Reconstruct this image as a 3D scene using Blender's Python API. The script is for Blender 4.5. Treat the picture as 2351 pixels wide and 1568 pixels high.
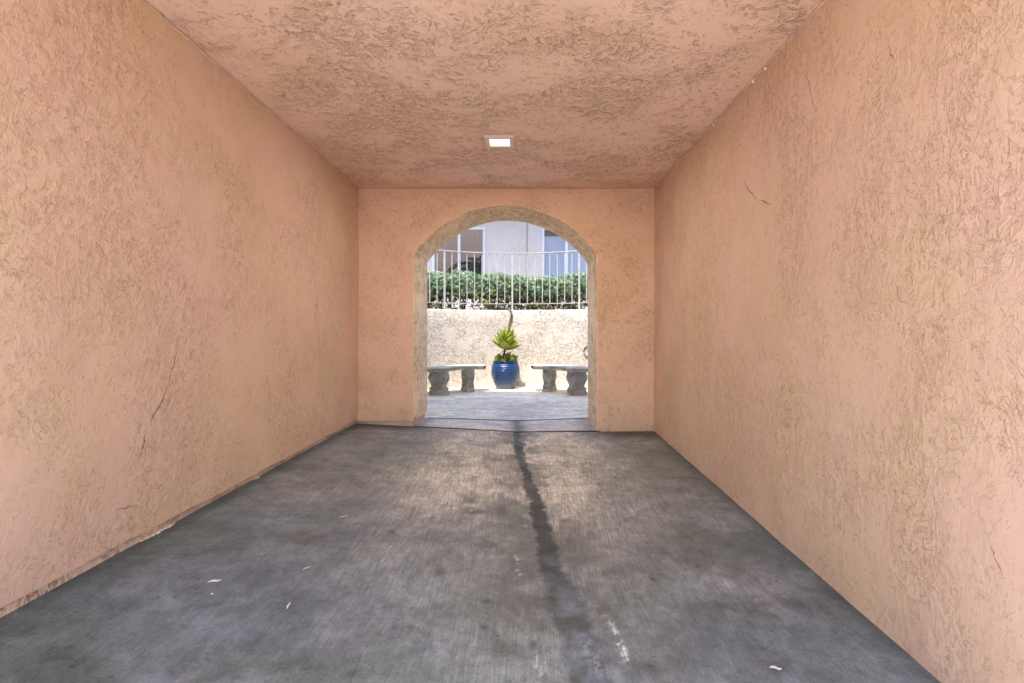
import bpy, bmesh, math, random
import numpy as np
from mathutils import Vector, Matrix
for o in list(bpy.data.objects): bpy.data.objects.remove(o)
SC = bpy.context.scene
COL = SC.collection
R = math.radians
# ------------------------------------------------------------------ camera
cam_d = bpy.data.cameras.new('camera'); cam = bpy.data.objects.new('camera', cam_d); COL.objects.link(cam)
cam.location = (0, 0, 1.06); cam.rotation_euler = (R(90), 0, 0)
cam_d.sensor_width = 36; cam_d.lens = 18
cam_d.shift_x = -25/2350; cam_d.shift_y = -21/2350
cam_d.clip_start = 0.05; cam_d.clip_end = 2000
SC.camera = cam
# ------------------------------------------------------------------ sky and sun
SUN_EL, SUN_AZ = 68, 20          # sun stands behind the camera, a little to the left
W = bpy.data.worlds.new('World'); SC.world = W; W.use_nodes = True
wn = W.node_tree.nodes; wl = W.node_tree.links
sky = wn.new('ShaderNodeTexSky'); sky.sky_type = 'NISHITA'; sky.sun_disc = False
sky.sun_elevation = R(SUN_EL); sky.sun_rotation = R(180 + SUN_AZ)
wl.new(sky.outputs[0], wn['Background'].inputs[0]); wn['Background'].inputs[1].default_value = 0.15
sd = bpy.data.lights.new('sun', 'SUN'); sd.energy = 2.0; sd.angle = R(0.5); sd.color = (1.0, .95, .87)
sun = bpy.data.objects.new('sun', sd); COL.objects.link(sun)
tr = Vector((math.sin(R(SUN_AZ))*math.cos(R(SUN_EL)), math.cos(R(SUN_AZ))*math.cos(R(SUN_EL)), -math.sin(R(SUN_EL))))
sun.rotation_euler = tr.to_track_quat('-Z', 'Y').to_euler(); sun.location = (-2, -8, 14)
SC.view_settings.view_transform = 'Standard'; SC.view_settings.look = 'None'
SC.view_settings.exposure = 2.3; SC.view_settings.gamma = 1
SC.render.engine = 'CYCLES'
SC.cycles.max_bounces = 10; SC.cycles.diffuse_bounces = 6
# ------------------------------------------------------------------ object helpers
def tag(o, label=None, cat=None, group=None, kind=None):
    if label: o['label'] = label
    if cat: o['category'] = cat
    if group: o['group'] = group
    if kind: o['kind'] = kind
    return o
def empty(name, loc=(0, 0, 0), rz=0):
    o = bpy.data.objects.new(name, None); COL.objects.link(o)
    o.location = loc; o.rotation_euler = (0, 0, rz); o.empty_display_size = .1
    return o
def mesh(name, verts, faces, mat, parent=None, smooth=False):
    me = bpy.data.meshes.new(name); me.from_pydata([tuple(v) for v in verts], [], [tuple(f) for f in faces])
    me.materials.append(mat)
    if smooth: me.polygons.foreach_set('use_smooth', [True]*len(me.polygons))
    me.update()
    o = bpy.data.objects.new(name, me); COL.objects.link(o)
    if parent: o.parent = parent
    return o
class MB:
    def __init__(s): s.v = []; s.f = []
    def add(s, vs, fs):
        n = len(s.v); s.v += [tuple(v) for v in vs]; s.f += [tuple(i+n for i in f) for f in fs]
    def box(s, a, b):
        x0, y0, z0 = a; x1, y1, z1 = b
        s.add([(x0,y0,z0),(x1,y0,z0),(x1,y1,z0),(x0,y1,z0),(x0,y0,z1),(x1,y0,z1),(x1,y1,z1),(x0,y1,z1)],
              [(0,3,2,1),(4,5,6,7),(0,1,5,4),(1,2,6,5),(2,3,7,6),(3,0,4,7)])
    def tube(s, pts, rad, n=8, cap=True):
        pts = [Vector(p) for p in pts]; m = len(pts)
        rr = rad if isinstance(rad, (list, tuple)) else [rad]*m
        vs = []; up = Vector((0, 0, 1))
        for i, p in enumerate(pts):
            t = (pts[min(i+1, m-1)] - pts[max(i-1, 0)]).normalized()
            u = up if abs(t.dot(up)) < .95 else Vector((0, 1, 0))
            a = t.cross(u).normalized(); b = a.cross(t).normalized()
            for k in range(n):
                q = 2*math.pi*(k+.5)/n; vs.append(p + (a*math.cos(q) + b*math.sin(q))*rr[i])
        fs = [(i*n+k, i*n+(k+1) % n, (i+1)*n+(k+1) % n, (i+1)*n+k) for i in range(m-1) for k in range(n)]
        if cap: fs += [tuple(range(n-1, -1, -1)), tuple(range((m-1)*n, m*n))]
        s.add(vs, fs)
    def lathe(s, prof, n=48, c=(0, 0, 0), mod=None):
        vs = []
        for j, (r, z) in enumerate(prof):
            for k in range(n):
                q = 2*math.pi*k/n; r2 = r + (mod(j, k) if mod else 0)
                vs.append((c[0]+r2*math.cos(q), c[1]+r2*math.sin(q), c[2]+z))
        s.add(vs, [(j*n+k, j*n+(k+1) % n, (j+1)*n+(k+1) % n, (j+1)*n+k) for j in range(len(prof)-1) for k in range(n)])
    def build(s, name, mat, parent=None, smooth=False):
        return mesh(name, s.v, s.f, mat, parent, smooth)
def bevel(o, w, seg=2):
    m = o.modifiers.new('bevel', 'BEVEL'); m.width = w; m.segments = seg; m.limit_method = 'ANGLE'; m.angle_limit = R(40)
    return o
# ------------------------------------------------------------------ material helpers
class NT:
    def __init__(s, name):
        s.m = bpy.data.materials.new(name); s.m.use_nodes = True
        s.t = s.m.node_tree; s.p = s.t.nodes['Principled BSDF']; s.out = s.t.nodes['Material Output']
    def n(s, ty, **kw):
        x = s.t.nodes.new(ty)
        for k, v in kw.items(): setattr(x, k, v)
        return x
    def L(s, a, b): s.t.links.new(a, b)
    def put(s, sock, v):
        if hasattr(v, 'is_output') or hasattr(v, 'links'): s.L(v, sock)
        elif isinstance(v, (tuple, list)) and len(v) == 3 and sock.type == 'RGBA': sock.default_value = (*v, 1)
        else: sock.default_value = v
    def math(s, op, a, b=0.0, c=0.0, clamp=False):
        x = s.n('ShaderNodeMath', operation=op); x.use_clamp = clamp
        s.put(x.inputs[0], a); s.put(x.inputs[1], b); s.put(x.inputs[2], c); return x.outputs[0]
    def mix(s, f, a, b, bt='MIX'):
        x = s.n('ShaderNodeMix', data_type='RGBA', blend_type=bt)
        s.put(x.inputs[0], f); s.put(x.inputs[6], a); s.put(x.inputs[7], b); return x.outputs[2]
    def ramp(s, v, lo, hi, a=0.0, b=1.0, smooth=True):
        x = s.n('ShaderNodeMapRange'); x.interpolation_type = 'SMOOTHSTEP' if smooth else 'LINEAR'
        s.put(x.inputs[0], v); s.put(x.inputs[1], lo); s.put(x.inputs[2], hi); s.put(x.inputs[3], a); s.put(x.inputs[4], b)
        return x.outputs[0]
    def noise(s, vec, scale, detail=4, rough=.55, dist=0.0):
        x = s.n('ShaderNodeTexNoise'); s.L(vec, x.inputs['Vector'])
        x.inputs['Scale'].default_value = scale; x.inputs['Detail'].default_value = detail
        x.inputs['Roughness'].default_value = rough; x.inputs['Distortion'].default_value = dist
        return x
    def coord(s, scale=(1, 1, 1), rot=(0, 0, 0), loc=(0, 0, 0)):
        c = s.n('ShaderNodeTexCoord'); m = s.n('ShaderNodeMapping')
        m.inputs['Scale'].default_value = scale; m.inputs['Rotation'].default_value = rot; m.inputs['Location'].default_value = loc
        s.L(c.outputs['Object'], m.inputs[0]); return m.outputs[0]
    def vadd(s, a, b):
        x = s.n('ShaderNodeVectorMath', operation='ADD'); s.L(a, x.inputs[0]); s.L(b, x.inputs[1]); return x.outputs[0]
    def vscale(s, a, k):
        x = s.n('ShaderNodeVectorMath', operation='SCALE'); s.L(a, x.inputs[0]); x.inputs[3].default_value = k; return x.outputs[0]
    def bump(s, h, strength, dist):
        x = s.n('ShaderNodeBump'); x.inputs['Strength'].default_value = strength; x.inputs['Distance'].default_value = dist
        s.L(h, x.inputs['Height']); s.L(x.outputs[0], s.p.inputs['Normal']); return x
def simple(name, col, rough=.5, metal=0, vary=.12, vs=14, bump=.0, bs=60, spec=.5):
    t = NT(name); c = t.coord(); n = t.noise(c, vs, 5)
    f = t.ramp(n.outputs[0], .3, .7)
    t.L(t.mix(f, tuple(x*(1-vary) for x in col), tuple(min(1, x*(1+vary)) for x in col)), t.p.inputs['Base Color'])
    t.p.inputs['Roughness'].default_value = rough; t.p.inputs['Metallic'].default_value = metal
    t.p.inputs['Specular IOR Level'].default_value = spec
    if bump: t.bump(t.noise(c, bs, 4).outputs[0], bump, .004)
    return t.m
def stucco(name, cols, scale=(1, 1, 1), seed=0.0, line=.6, relief=1.0, dist=.010, pit=.12, mask_lo=.42, mask_hi=.56, fine=1.0, long=1.0):
    """trowelled stucco: smooth plaster, many short torn nicks lying along the trowel strokes, clusters of pits, a few drags"""
    t = NT(name); L3 = (seed, seed*.7, -seed)
    c0 = t.coord(loc=L3); c = t.coord(scale=scale, loc=L3)
    w = t.noise(c0, 2.6, 3, .55); wcol = w.outputs['Color']
    def stroke(rot, st):
        a = t.coord(loc=L3, rot=rot); a = t.vadd(a, t.vscale(wcol, .22))
        m = t.n('ShaderNodeMapping'); m.inputs['Scale'].default_value = st; t.L(a, m.inputs[0]); return m.outputs[0]
    sA = stroke((R(28), R(20), R(12)), (1, .8, .36)); sB = stroke((R(-48), R(30), R(-25)), (1, 1, .36))
    cw = t.vadd(c, t.vscale(wcol, .10))
    n1 = t.noise(cw, 5.2*fine, 8, .62, .25).outputs[0]
    n2 = t.noise(cw, 17*fine, 4, .60, .5).outputs[0]
    fA = t.noise(sA, 34*fine, 3, .55, .35).outputs[0]; fB = t.noise(sB, 40*fine, 3, .55, .35).outputs[0]
    n3 = t.noise(c0, 130, 2, .6).outputs[0]
    gate = t.noise(c0, 8.5, 3, .6).outputs[0]
    big = t.noise(c, 1.9, 5, .62, .4).outputs[0]
    big2 = t.noise(c0, .8, 3, .5).outputs[0]
    mask = t.ramp(big, mask_lo, mask_hi); inv = t.math('SUBTRACT', 1.0, t.ramp(gate, .42, .56))
    k1 = t.math('MULTIPLY', t.math('MULTIPLY', t.ramp(t.math('ABSOLUTE', t.math('SUBTRACT', fA, .55)), .004, .026, 1.0, 0.0), t.ramp(fB, .46, .53)), t.math('ADD', t.math('MULTIPLY', mask, .9), t.math('MULTIPLY', inv, .25), clamp=False))
    k2 = t.math('MULTIPLY', t.math('MULTIPLY', t.ramp(t.math('ABSOLUTE', t.math('SUBTRACT', fB, .565)), .004, .028, 1.0, 0.0), t.ramp(fA, .44, .52)), t.math('ADD', t.math('MULTIPLY', inv, .6), t.math('MULTIPLY', mask, .4)))
    l1 = t.math('MULTIPLY', t.ramp(t.math('ABSOLUTE', t.math('SUBTRACT', n1, .5)), 0.0, .008, 1.0, 0.0), t.math('MULTIPLY', t.ramp(n2, .50, .56), t.ramp(gate, .50, .60)))
    lines = t.math('MINIMUM', t.math('MAXIMUM', t.math('MAXIMUM', k1, k2), t.math('MULTIPLY', l1, long)), 1.0)
    plat2 = t.ramp(n2, .44, .54)
    pits = t.math('MULTIPLY', t.math('SUBTRACT', 1.0, plat2), mask)
    h = t.math('MULTIPLY', pits, -.6)
    h = t.math('ADD', h, t.math('MULTIPLY', t.ramp(fA, .50, .57), t.math('MULTIPLY', mask, -.30)))
    h = t.math('ADD', h, t.math('MULTIPLY', n3, .12))
    h = t.math('SUBTRACT', h, t.math('MULTIPLY', lines, .8))
    col = t.mix(t.ramp(big2, .40, .60), cols[0], cols[1])
    col = t.mix(t.math('MULTIPLY', t.ramp(gate, .46, .62), .5), col, cols[2]); col = t.mix(t.ramp(t.noise(c0, 1.3, 4, .6, .8).outputs[0],   .44, .68, 0, .26), col, (cols[1][0]*.80, cols[1][1]*.78, cols[1][2]*.58))
    dk = (cols[1][0]*.54, cols[1][1]*.46, cols[1][2]*.40)  # brown that puts the shade of pits and nicks into the colour
    col = t.mix(t.math('MULTIPLY', pits, pit), col, dk)
    col = t.mix(t.math('MULTIPLY', t.ramp(n3, .48, .66), t.math('MULTIPLY', t.math('ADD', mask, .25), pit)), col, dk)
    col = t.mix(t.math('MULTIPLY', lines, line), col, (cols[1][0]*.42, cols[1][1]*.31, cols[1][2]*.24))
    t.L(col, t.p.inputs['Base Color']); t.p.inputs['Roughness'].default_value = .82
    t.p.inputs['Specular IOR Level'].default_value = .25
    t.bump(h, relief, dist)
    return t.m
PEACH = [(.69, .468, .345), (.68, .476, .318), (.695, .452, .352)]
M = {}
M['stucco_side'] = stucco('peach_stucco_side', PEACH, (1, .9, .75), 0.0, line=.48, pit=.20, relief=.42, fine=1.5, mask_lo=.36, mask_hi=.62)
M['stucco_other'] = stucco('peach_stucco_other_side', PEACH, (1, 1.1, .62), 5.3, line=.48, pit=.20, relief=.42, fine=1.5, mask_lo=.36, mask_hi=.62)
M['stucco_ceiling'] = stucco('peach_stucco_ceiling', [(.84, .605, .475), (.83, .605, .455), (.84, .595, .475)], (.85, 1.05, 1), 9.1, line=.38, pit=.26, relief=.8, fine=.95, mask_lo=.42, mask_hi=.58)
M['stucco_arch'] = stucco('peach_stucco_arch', [(.72, .475, .315), (.74, .48, .335), (.73, .465, .335)], (.8, 1, 1), 3.7, line=.45, pit=.10, relief=.6, fine=1.3, mask_lo=.46, mask_hi=.66)
M['stucco_yard'] = stucco('pale_stucco', [(.58, .525, .475), (.575, .52, .47), (.58, .515, .475)], (1, 1, 1.2), 7.7, line=.62, pit=.10, fine=1.0, mask_lo=.36, mask_hi=.58, relief=.9, long=1)
M['stucco_reveal'] = stucco('lit_cream_stucco_reveal', [(.95, .73, .48), (.94, .72, .46), (.95, .70, .48)], (1, .55, 1.0), 4.4, line=.85, pit=.30, mask_lo=.32, mask_hi=.5, fine=.7)  # reveal made paler than the wall, courtyard light painted into its colour
M['stucco_far'] = stucco('far_grey_stucco', [(.70, .655, .64), (.68, .64, .63), (.70, .64, .63)], (1, 1, 1), 1.7, line=.08, pit=.05, relief=.4)
M['footing'] = stucco('footing_stucco', [(.80, .56, .40), (.76, .53, .37), (.80, .57, .44)], (1, 2, 1), 2.2, line=.35, pit=.18)
M['bead'] = simple('pale_bead', (.64, .42, .30), .7, vary=.2, vs=9)
M['paint_drop'] = simple('dried_paint', (.85, .75, .65), .6)
M['rail'] = simple('grey_rail_paint', (.46, .44, .42), .5, vary=.1)
M['white_frame'] = simple('white_vinyl', (.78, .80, .84), .4, vary=.04)
M['pale_plastic'] = simple('peach_plastic', (.72, .56, .46), .5, vary=.04)
M['soil'] = simple('soil', (.22, .17, .13), .95, vary=.4, vs=9, bump=.8, bs=40)
M['bark'] = simple('bark', (.13, .085, .055), .9, vary=.4, vs=30, bump=.8, bs=80)
M['black'] = simple('black_rubber', (.018, .018, .02), .6, vary=.3)
M['dark_stem'] = simple('dry_dark_stem', (.07, .06, .06), .8, vary=.5, vs=40, bump=.6, bs=120)
M['roofing'] = simple('roofing', (.30, .27, .25), .9)
M['curtain'] = simple('window_curtain', (.13, .125, .12), .9, vary=.1, vs=3)
M['dark_room'] = simple('dark_blind_head', (.10, .12, .16), .8)
M['joint'] = simple('joint_dirt', (.035, .033, .03), .95)
M['paper'] = simple('paper_scrap', (.75, .75, .73), .8, vary=.05)

# ------------------------------------------------------------------ numpy value noise for stains
def vnoise(x, y, s, seed=0):
    x = np.asarray(x)*s + seed*17.13; y = np.asarray(y)*s - seed*9.71
    xi = np.floor(x).astype(np.int64); yi = np.floor(y).astype(np.int64); fx = x-xi; fy = y-yi
    fx = fx*fx*(3-2*fx); fy = fy*fy*(3-2*fy)
    def h(a, b):
        n = (a*374761393 + b*668265263 + seed*144665) & 0x7fffffff
        n = ((n ^ (n >> 13)) * 1274126177) & 0x7fffffff
        return ((n ^ (n >> 16)) & 0xffff)/65535.0
    return (h(xi, yi)*(1-fx)+h(xi+1, yi)*fx)*(1-fy) + (h(xi, yi+1)*(1-fx)+h(xi+1, yi+1)*fx)*fy
def fbm(x, y, s, seed=0, o=4):
    r = 0; a = .5; t = 0
    for i in range(o): r = r + a*vnoise(x, y, s*2**i, seed+i); t += a; a *= .55
    return r/t
def sst(v, a, b):
    t = np.clip((v-a)/(b-a), 0, 1); return t*t*(3-2*t)
YW0, YW1 = 5.29, 6.03            # the two faces of the arch wall
XL, XR = -1.70, 1.356            # side walls
ZC = 2.55                        # ceiling
def zfloor(x, y):
    x = np.asarray(x, float); y = np.asarray(y, float)
    d = np.clip(YW0 - y, 0, 6.5)
    cx = -.05 + .065*d
    zc = .03 - .032*d; zl = .12 - .0014*d; zr = .04 - .032*d + 0*y
    inside = np.where(x < cx, zc + (zl-zc)*np.clip((cx-x)/(cx+1.72), 0, 1.6), zc + (zr-zc)*np.clip((x-cx)/(1.356-cx), 0, 1.6))
    t = np.clip((y-YW0)/(YW1-YW0), 0, 1); u = np.clip((y-YW1)/2.0, 0, 1)
    c2 = (.03*(1-t) + .008*t)*(1-u)
    sl = (.055*(1-t) + .033*t)*(1-u); sr = (.013*(1-t)+.038*t)*(1-u)
    outside = np.where(x < -.05, c2 + sl*np.minimum(-.05-x, 1.7), c2 + sr*np.minimum(x+.05, 1.5))
    return np.where(y <= YW0, inside, outside)
def world(xd, yd, z=None):
    """where a point of the floor lies, from its place in the 2350 px wide view (measuring aid for stains only)"""
    zz = 0.0
    for _ in range(6):
        dep = (1.06-zz)*1175/(yd-763); X = (xd-1200)*dep/1175; zz = float(zfloor(X, dep))
    return X, dep
def floor_grid(name, x0, x1, y0, y1, step, colfn, mat):
    xs = np.linspace(x0, x1, max(2, int((x1-x0)/step))); ys = np.linspace(y0, y1, max(2, int((y1-y0)/step)))
    X, Y = np.meshgrid(xs, ys); Z = zfloor(X, Y)
    nx, ny = len(xs), len(ys)
    me = bpy.data.meshes.new(name)
    i = np.arange(nx*ny).reshape(ny, nx)
    f = np.stack([i[:-1, :-1], i[:-1, 1:], i[1:, 1:], i[1:, :-1]], -1).reshape(-1, 4)
    me.vertices.add(nx*ny); me.vertices.foreach_set('co', np.stack([X, Y, Z], -1).ravel())
    me.loops.add(f.size); me.loops.foreach_set('vertex_index', f.ravel())
    me.polygons.add(len(f)); me.polygons.foreach_set('loop_start', np.arange(0, f.size, 4)); me.polygons.foreach_set('loop_total', np.full(len(f), 4))
    me.polygons.foreach_set('use_smooth', [True]*len(f))
    me.update(); me.validate()
    ca = me.color_attributes.new('stain', 'FLOAT_COLOR', 'POINT')
    c = colfn(X, Y).reshape(-1, 3); c = np.concatenate([c, np.ones((len(c), 1))], 1)
    ca.data.foreach_set('color', c.ravel())
    me.materials.append(mat)
    o = bpy.data.objects.new(name, me); COL.objects.link(o); tag(o, kind='structure')
    return o
def concrete_mat(name, broom=1.0, rough=.62):
    t = NT(name); a = t.n('ShaderNodeVertexColor'); a.layer_name = 'stain'
    c = t.coord(); cb = t.coord(scale=(1, .045, 1), rot=(0, 0, R(1))); pore = t.ramp(t.noise(c, 75, 3, .6).outputs[0], .62, .67); chip = t.ramp(t.noise(c, 14, 8, .72, .6).outputs[0], .54, .575)
    fine = t.noise(c, 170, 3, .7).outputs[0]; mid = t.noise(t.coord(scale=(1, .7, 1)), 26, 7, .70, .4).outputs[0]; lo = t.noise(c, 5.5, 6, .62, .5).outputs[0]
    br = t.noise(cb, 125, 3, .7).outputs[0]
    sepc = t.n('ShaderNodeSeparateColor'); t.L(a.outputs[0], sepc.inputs[0])
    wear = t.math('MULTIPLY', t.ramp(sepc.outputs[0], .15, .30, .25, 1.0), broom)
    speck = t.ramp(t.noise(c, 38, 2, .5).outputs[0], .68, .74)
    k = t.ramp(mid, .3, .7, .80, 1.18)
    k = t.math('MULTIPLY', k, t.ramp(lo, .32, .68, .80, 1.16))
    k = t.math('MULTIPLY', k, t.ramp(fine, .3, .7, .84, 1.16))
    k = t.math('MULTIPLY', k, t.math('ADD', 1.0, t.math('MULTIPLY', t.math('SUBTRACT', br, .5), t.math('MULTIPLY', wear, 2.2))))
    k = t.math('MULTIPLY', k, t.math('SUBTRACT', 1.0, t.math('MULTIPLY', speck, .35)))
    k = t.math('MULTIPLY', k, t.math('SUBTRACT', 1.04, t.math('MULTIPLY', pore, .22))); k = t.math('MULTIPLY', k, t.math('SUBTRACT', 1.03, t.math('MULTIPLY', chip, .15)))
    cmb = t.n('ShaderNodeCombineColor'); [t.L(k, cmb.inputs[i]) for i in range(3)]
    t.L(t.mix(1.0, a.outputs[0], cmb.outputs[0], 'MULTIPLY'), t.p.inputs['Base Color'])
    t.L(t.ramp(mid, .3, .7, rough-.08, rough+.14), t.p.inputs['Roughness'])
    t.p.inputs['Specular IOR Level'].default_value = .35
    h = t.math('ADD', t.math('MULTIPLY', br, .7*broom), t.math('MULTIPLY', fine, .4))
    t.bump(t.math('ADD', h, mid), .35, .003)
    return t.m
M['concrete'] = concrete_mat('broomed_concrete'); M['concrete_yard'] = concrete_mat('yard_concrete', .25, .6)
SW = [(1184, 985), (1186, 1000), (1193, 1040), (1210, 1090), (1232, 1160), (1248, 1230), (1258, 1290), (1283, 1350), (1310, 1420), (1333, 1500), (1352, 1568)]
SWW = [world(*p) for p in SW]
def seg_dist(X, Y, pts):
    best = np.full(X.shape, 9.0)
    for (ax, ay), (bx, by) in zip(pts[:-1], pts[1:]):
        dx, dy = bx-ax, by-ay; t = np.clip(((X-ax)*dx+(Y-ay)*dy)/(dx*dx+dy*dy+1e-9), 0, 1)
        best = np.minimum(best, np.hypot(X-ax-t*dx, Y-ay-t*dy))
    return best
def lerp(a, b, t): return a*(1-t[..., None]) + np.array(b)*t[..., None]
def tunnel_col(X, Y):
    wx = X + .10*(fbm(X, Y*.5, 2.2, 5)-.5)*2; wy = Y + .3*(fbm(X, Y, 1.6, 8)-.5)*2
    cold = np.array((.162, .192, .204)); c = np.ones(X.shape+(3,))*cold
    b1 = fbm(X, Y, .9, 21); b2 = fbm(X*1.0, Y*.7, 3.1, 31); b3 = fbm(X, Y, 8, 41)
    c = lerp(c, (.120, .146, .130), sst(b1, .42, .62))
    c = lerp(c, (.21, .225, .225), sst(fbm(X, Y, 1.3, 51), .5, .7))
    # worn, cleaner warm band along the middle of the passage
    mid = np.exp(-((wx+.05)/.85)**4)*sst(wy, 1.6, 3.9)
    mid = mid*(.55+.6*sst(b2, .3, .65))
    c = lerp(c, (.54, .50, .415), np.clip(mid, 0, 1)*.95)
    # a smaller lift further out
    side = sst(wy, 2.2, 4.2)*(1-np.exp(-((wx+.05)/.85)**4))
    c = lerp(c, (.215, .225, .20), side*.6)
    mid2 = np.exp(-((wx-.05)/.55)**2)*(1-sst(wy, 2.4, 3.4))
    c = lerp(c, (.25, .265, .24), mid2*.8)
    # swale stain
    d = seg_dist(X + .025*(fbm(X, Y, 7, 61)-.5)*2, Y, SWW + [(.32, .2)])
    wdt = .050 + .02*(fbm(X*0, Y, 3, 71)-.5) + .035*(1-sst(Y, 1.8, 3.0))
    core = 1-sst(d+.05*(fbm(X, Y, 26, 64)-.5)+.07*(fbm(X, Y*.6, 9, 66)-.5), wdt*.6, wdt*1.1); dens = (.97 - .22*(1-sst(Y, 1.8, 3.0)))*(.8+.3*fbm(X, Y, 5, 62))
    halo = np.exp(-(d/.16)**2)
    c = lerp(c, (.43, .37, .32), np.clip(np.exp(-((d-.085)/.035)**2)*sst(Y, 2.0, 3.2)*(.35+.6*sst(b2, .35, .6)), 0, 1)*.65)
    sf = sst(fbm(X, Y*.8, 4.5, 81), .46, .60)*np.exp(-(d/.30)**2)*(1-core)
    c = lerp(c, (.13, .13, .11), np.clip(sf, 0, 1)*.75)
    c = lerp(c, (.036, .041, .036), core*dens)
    # blotches
    def blot(xd, yd, rx, ry, k, col=(.10, .097, .09), s=9):
        nonlocal c
        px, py = world(xd, yd)
        q = ((X-px)/rx)**2 + ((Y-py)/ry)**2
        m = np.exp(-q)*sst(fbm(X, Y, s, int(xd) % 90), .38, .60)
        c = lerp(c, col, np.clip(m, 0, 1)*k)
    for a in [(1080, 1150, .10, .12, .8), (1092, 1175, .09, .12, .8), (1150, 1165, .05, .2, .6), (1165, 1200, .05, .12, .6), (1140, 1255, .12, .10, .6), (1012, 1310, .03, .07, .95), (1130, 1050, .10, .18, .45),
              (1040, 1070, .16, .2, .45), (1290, 1030, .05, .3, .5), (1340, 1080, .16, .25, .45), (1050, 1035, .18, .22, .4), (960, 1110, .2, .2, .35), (1205, 1330, .08, .08, .8), (1180, 1370, .12, .12, .5), (1160, 1500, .1, .06, .5),
              (1380, 1290, .18, .15, .4), (700, 1240, .25, .14, .45), (1750, 1400, .25, .10, .7), (1900, 1390, .2, .12, .7), (1730, 1300, .2, .12, .5), (1700, 1130, .25, .25, .5), (500, 1350, .3, .1, .4), (980, 1400, .2, .1, .3), (1560, 1250, .2, .2, .3), (1800, 1530, .25, .08, .5)]: blot(*a)
    for xd, yd in [(1090, 1095), (1375, 1110), (900, 1220), (890, 1392), (1118, 1380), (905, 1440), (1110, 1440), (1600, 1300), (1225, 1480), (808, 1545), (1500, 1330), (760, 1120), (1410, 1095)]:
        px, py = world(xd, yd); c = lerp(c, (.05, .05, .055), np.exp(-((X-px)/.014)**2-((Y-py)/.018)**2)*.8)
    # darker patches in the two far corners
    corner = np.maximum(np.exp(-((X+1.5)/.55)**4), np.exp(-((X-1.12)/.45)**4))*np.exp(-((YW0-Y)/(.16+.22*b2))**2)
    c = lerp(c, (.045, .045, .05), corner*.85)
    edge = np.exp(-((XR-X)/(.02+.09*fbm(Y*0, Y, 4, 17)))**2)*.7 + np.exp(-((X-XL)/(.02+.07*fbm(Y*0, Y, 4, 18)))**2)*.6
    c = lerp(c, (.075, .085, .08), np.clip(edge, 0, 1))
    eff = np.maximum(np.exp(-((X-.95)/.35)**2-((Y-4.85)/.08)**2), .6*np.exp(-((X+1.25)/.3)**2-((Y-4.95)/.09)**2))*sst(fbm(X, Y*3, 6, 91), .4, .6)
    c = lerp(c, (.42, .41, .40), eff*.6)
    # pale mineral streaks
    def streak(pts, w, k, col=(.62, .64, .66)):
        nonlocal c
        p = [world(*q) for q in pts]; dd = seg_dist(X+.02*(fbm(X, Y, 22, 33)-.5)*2, Y, p)
        c = lerp(c, col, np.exp(-(dd/w)**2)*sst(fbm(X, Y, 55, 35), .42, .62)*k)
    streak([(1390, 1417), (1404, 1440)], .013, .6); streak([(1412, 1448), (1430, 1500), (1445, 1530)], .014, .95)
    streak([(1184, 1275), (1190, 1318)], .010, .7); streak([(1235, 1500), (1240, 1568)], .015, .6); streak([(1340, 1470), (1375, 1540)], .03, .3)
    c = lerp(c, (.24, .27, .31), np.exp(-(d/.11)**2)*(1-sst(Y, 1.9, 2.8))*sst(b3, .4, .6)*.45)
    pale = sst(fbm(X, Y, 2.6, 95), .56, .72)*(1-sst(Y, 2.0, 3.0))
    c = lerp(c, (.27, .275, .30), pale*.5)
    return c*(.86+.28*b3)[..., None]*(.9+.2*b2)[..., None]
def yard_col(X, Y):
    c = np.ones(X.shape+(3,))*np.array((.75, .675, .54))
    b = fbm(X*.5, Y*2.2, 2.2, 13); b2 = fbm(X*.7, Y*3, 6, 14)
    c = lerp(c, (.56, .50, .44), sst(b, .46, .66)*.7)
    d = np.abs(X+.05-.02*(fbm(X, Y, 4, 3)-.5))
    fan = np.exp(-(d/(.10+.28*np.clip(Y-6.03, 0, 3)))**2)*(1-sst(Y, 7.0, 8.6))
    c = lerp(c, (.45, .39, .385), fan*.65)
    return c*(.88+.24*b2)[..., None]
def thresh_col(X, Y):
    c = np.ones(X.shape+(3,))*np.array((.60, .56, .52))
    b = fbm(X*.6, Y*2, 3, 15); c = lerp(c, (.44, .41, .385), sst(b, .45, .65)*.6)
    d = np.abs(X+.06+.05*(Y-5.7))
    c = lerp(c, (.075, .075, .085), np.exp(-(d/.085)**2)*.85)
    e = np.exp(-((X-.72)/.12)**2)+np.exp(-((X+1.1)/.08)**2)
    c = lerp(c, (.15, .15, .16), np.clip(e, 0, 1)*.6)
    return c
def drive_col(X, Y):
    return np.ones(X.shape+(3,))*np.array((.62, .59, .55))*(.9+.2*fbm(X, Y, 1.2, 44))[..., None]
G = .005
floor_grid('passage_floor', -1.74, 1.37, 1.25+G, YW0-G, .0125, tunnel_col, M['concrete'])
floor_grid('threshold_floor', -1.2, .85, YW0+G, YW1-G+.06, .02, thresh_col, M['concrete_yard'])
floor_grid('courtyard_floor', -3.0, 2.6, YW1+G+.06, 10.3, .03, yard_col, M['concrete_yard'])
floor_grid('bounce_driveway', -9, 9, -14, 1.25-G, .25, drive_col, M['concrete_yard'])  # unseen slab, made pale and run into the mouth to bounce sunlight inside
j = MB(); j.box((-1.3, YW0-.05, -.10), (.9, YW0+.05, 0.0)); 
def sub_sheet(y0, y1):
    v = []; 
    xs = [-1.13, -.6, -.05, .4, .80]
    for y in (y0, y1):
        for x in xs: v.append((x, y, float(zfloor(x, y))+.003))
    n = len(xs); return v, [(k, k+1, n+k+1, n+k) for k in range(n-1)]
j = MB(); j.add(*sub_sheet(YW0-.018, YW0+.018)); j.add(*sub_sheet(YW1+.045, YW1+.080))
tag(j.build('floor_joint', M['joint']), kind='structure')
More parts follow.
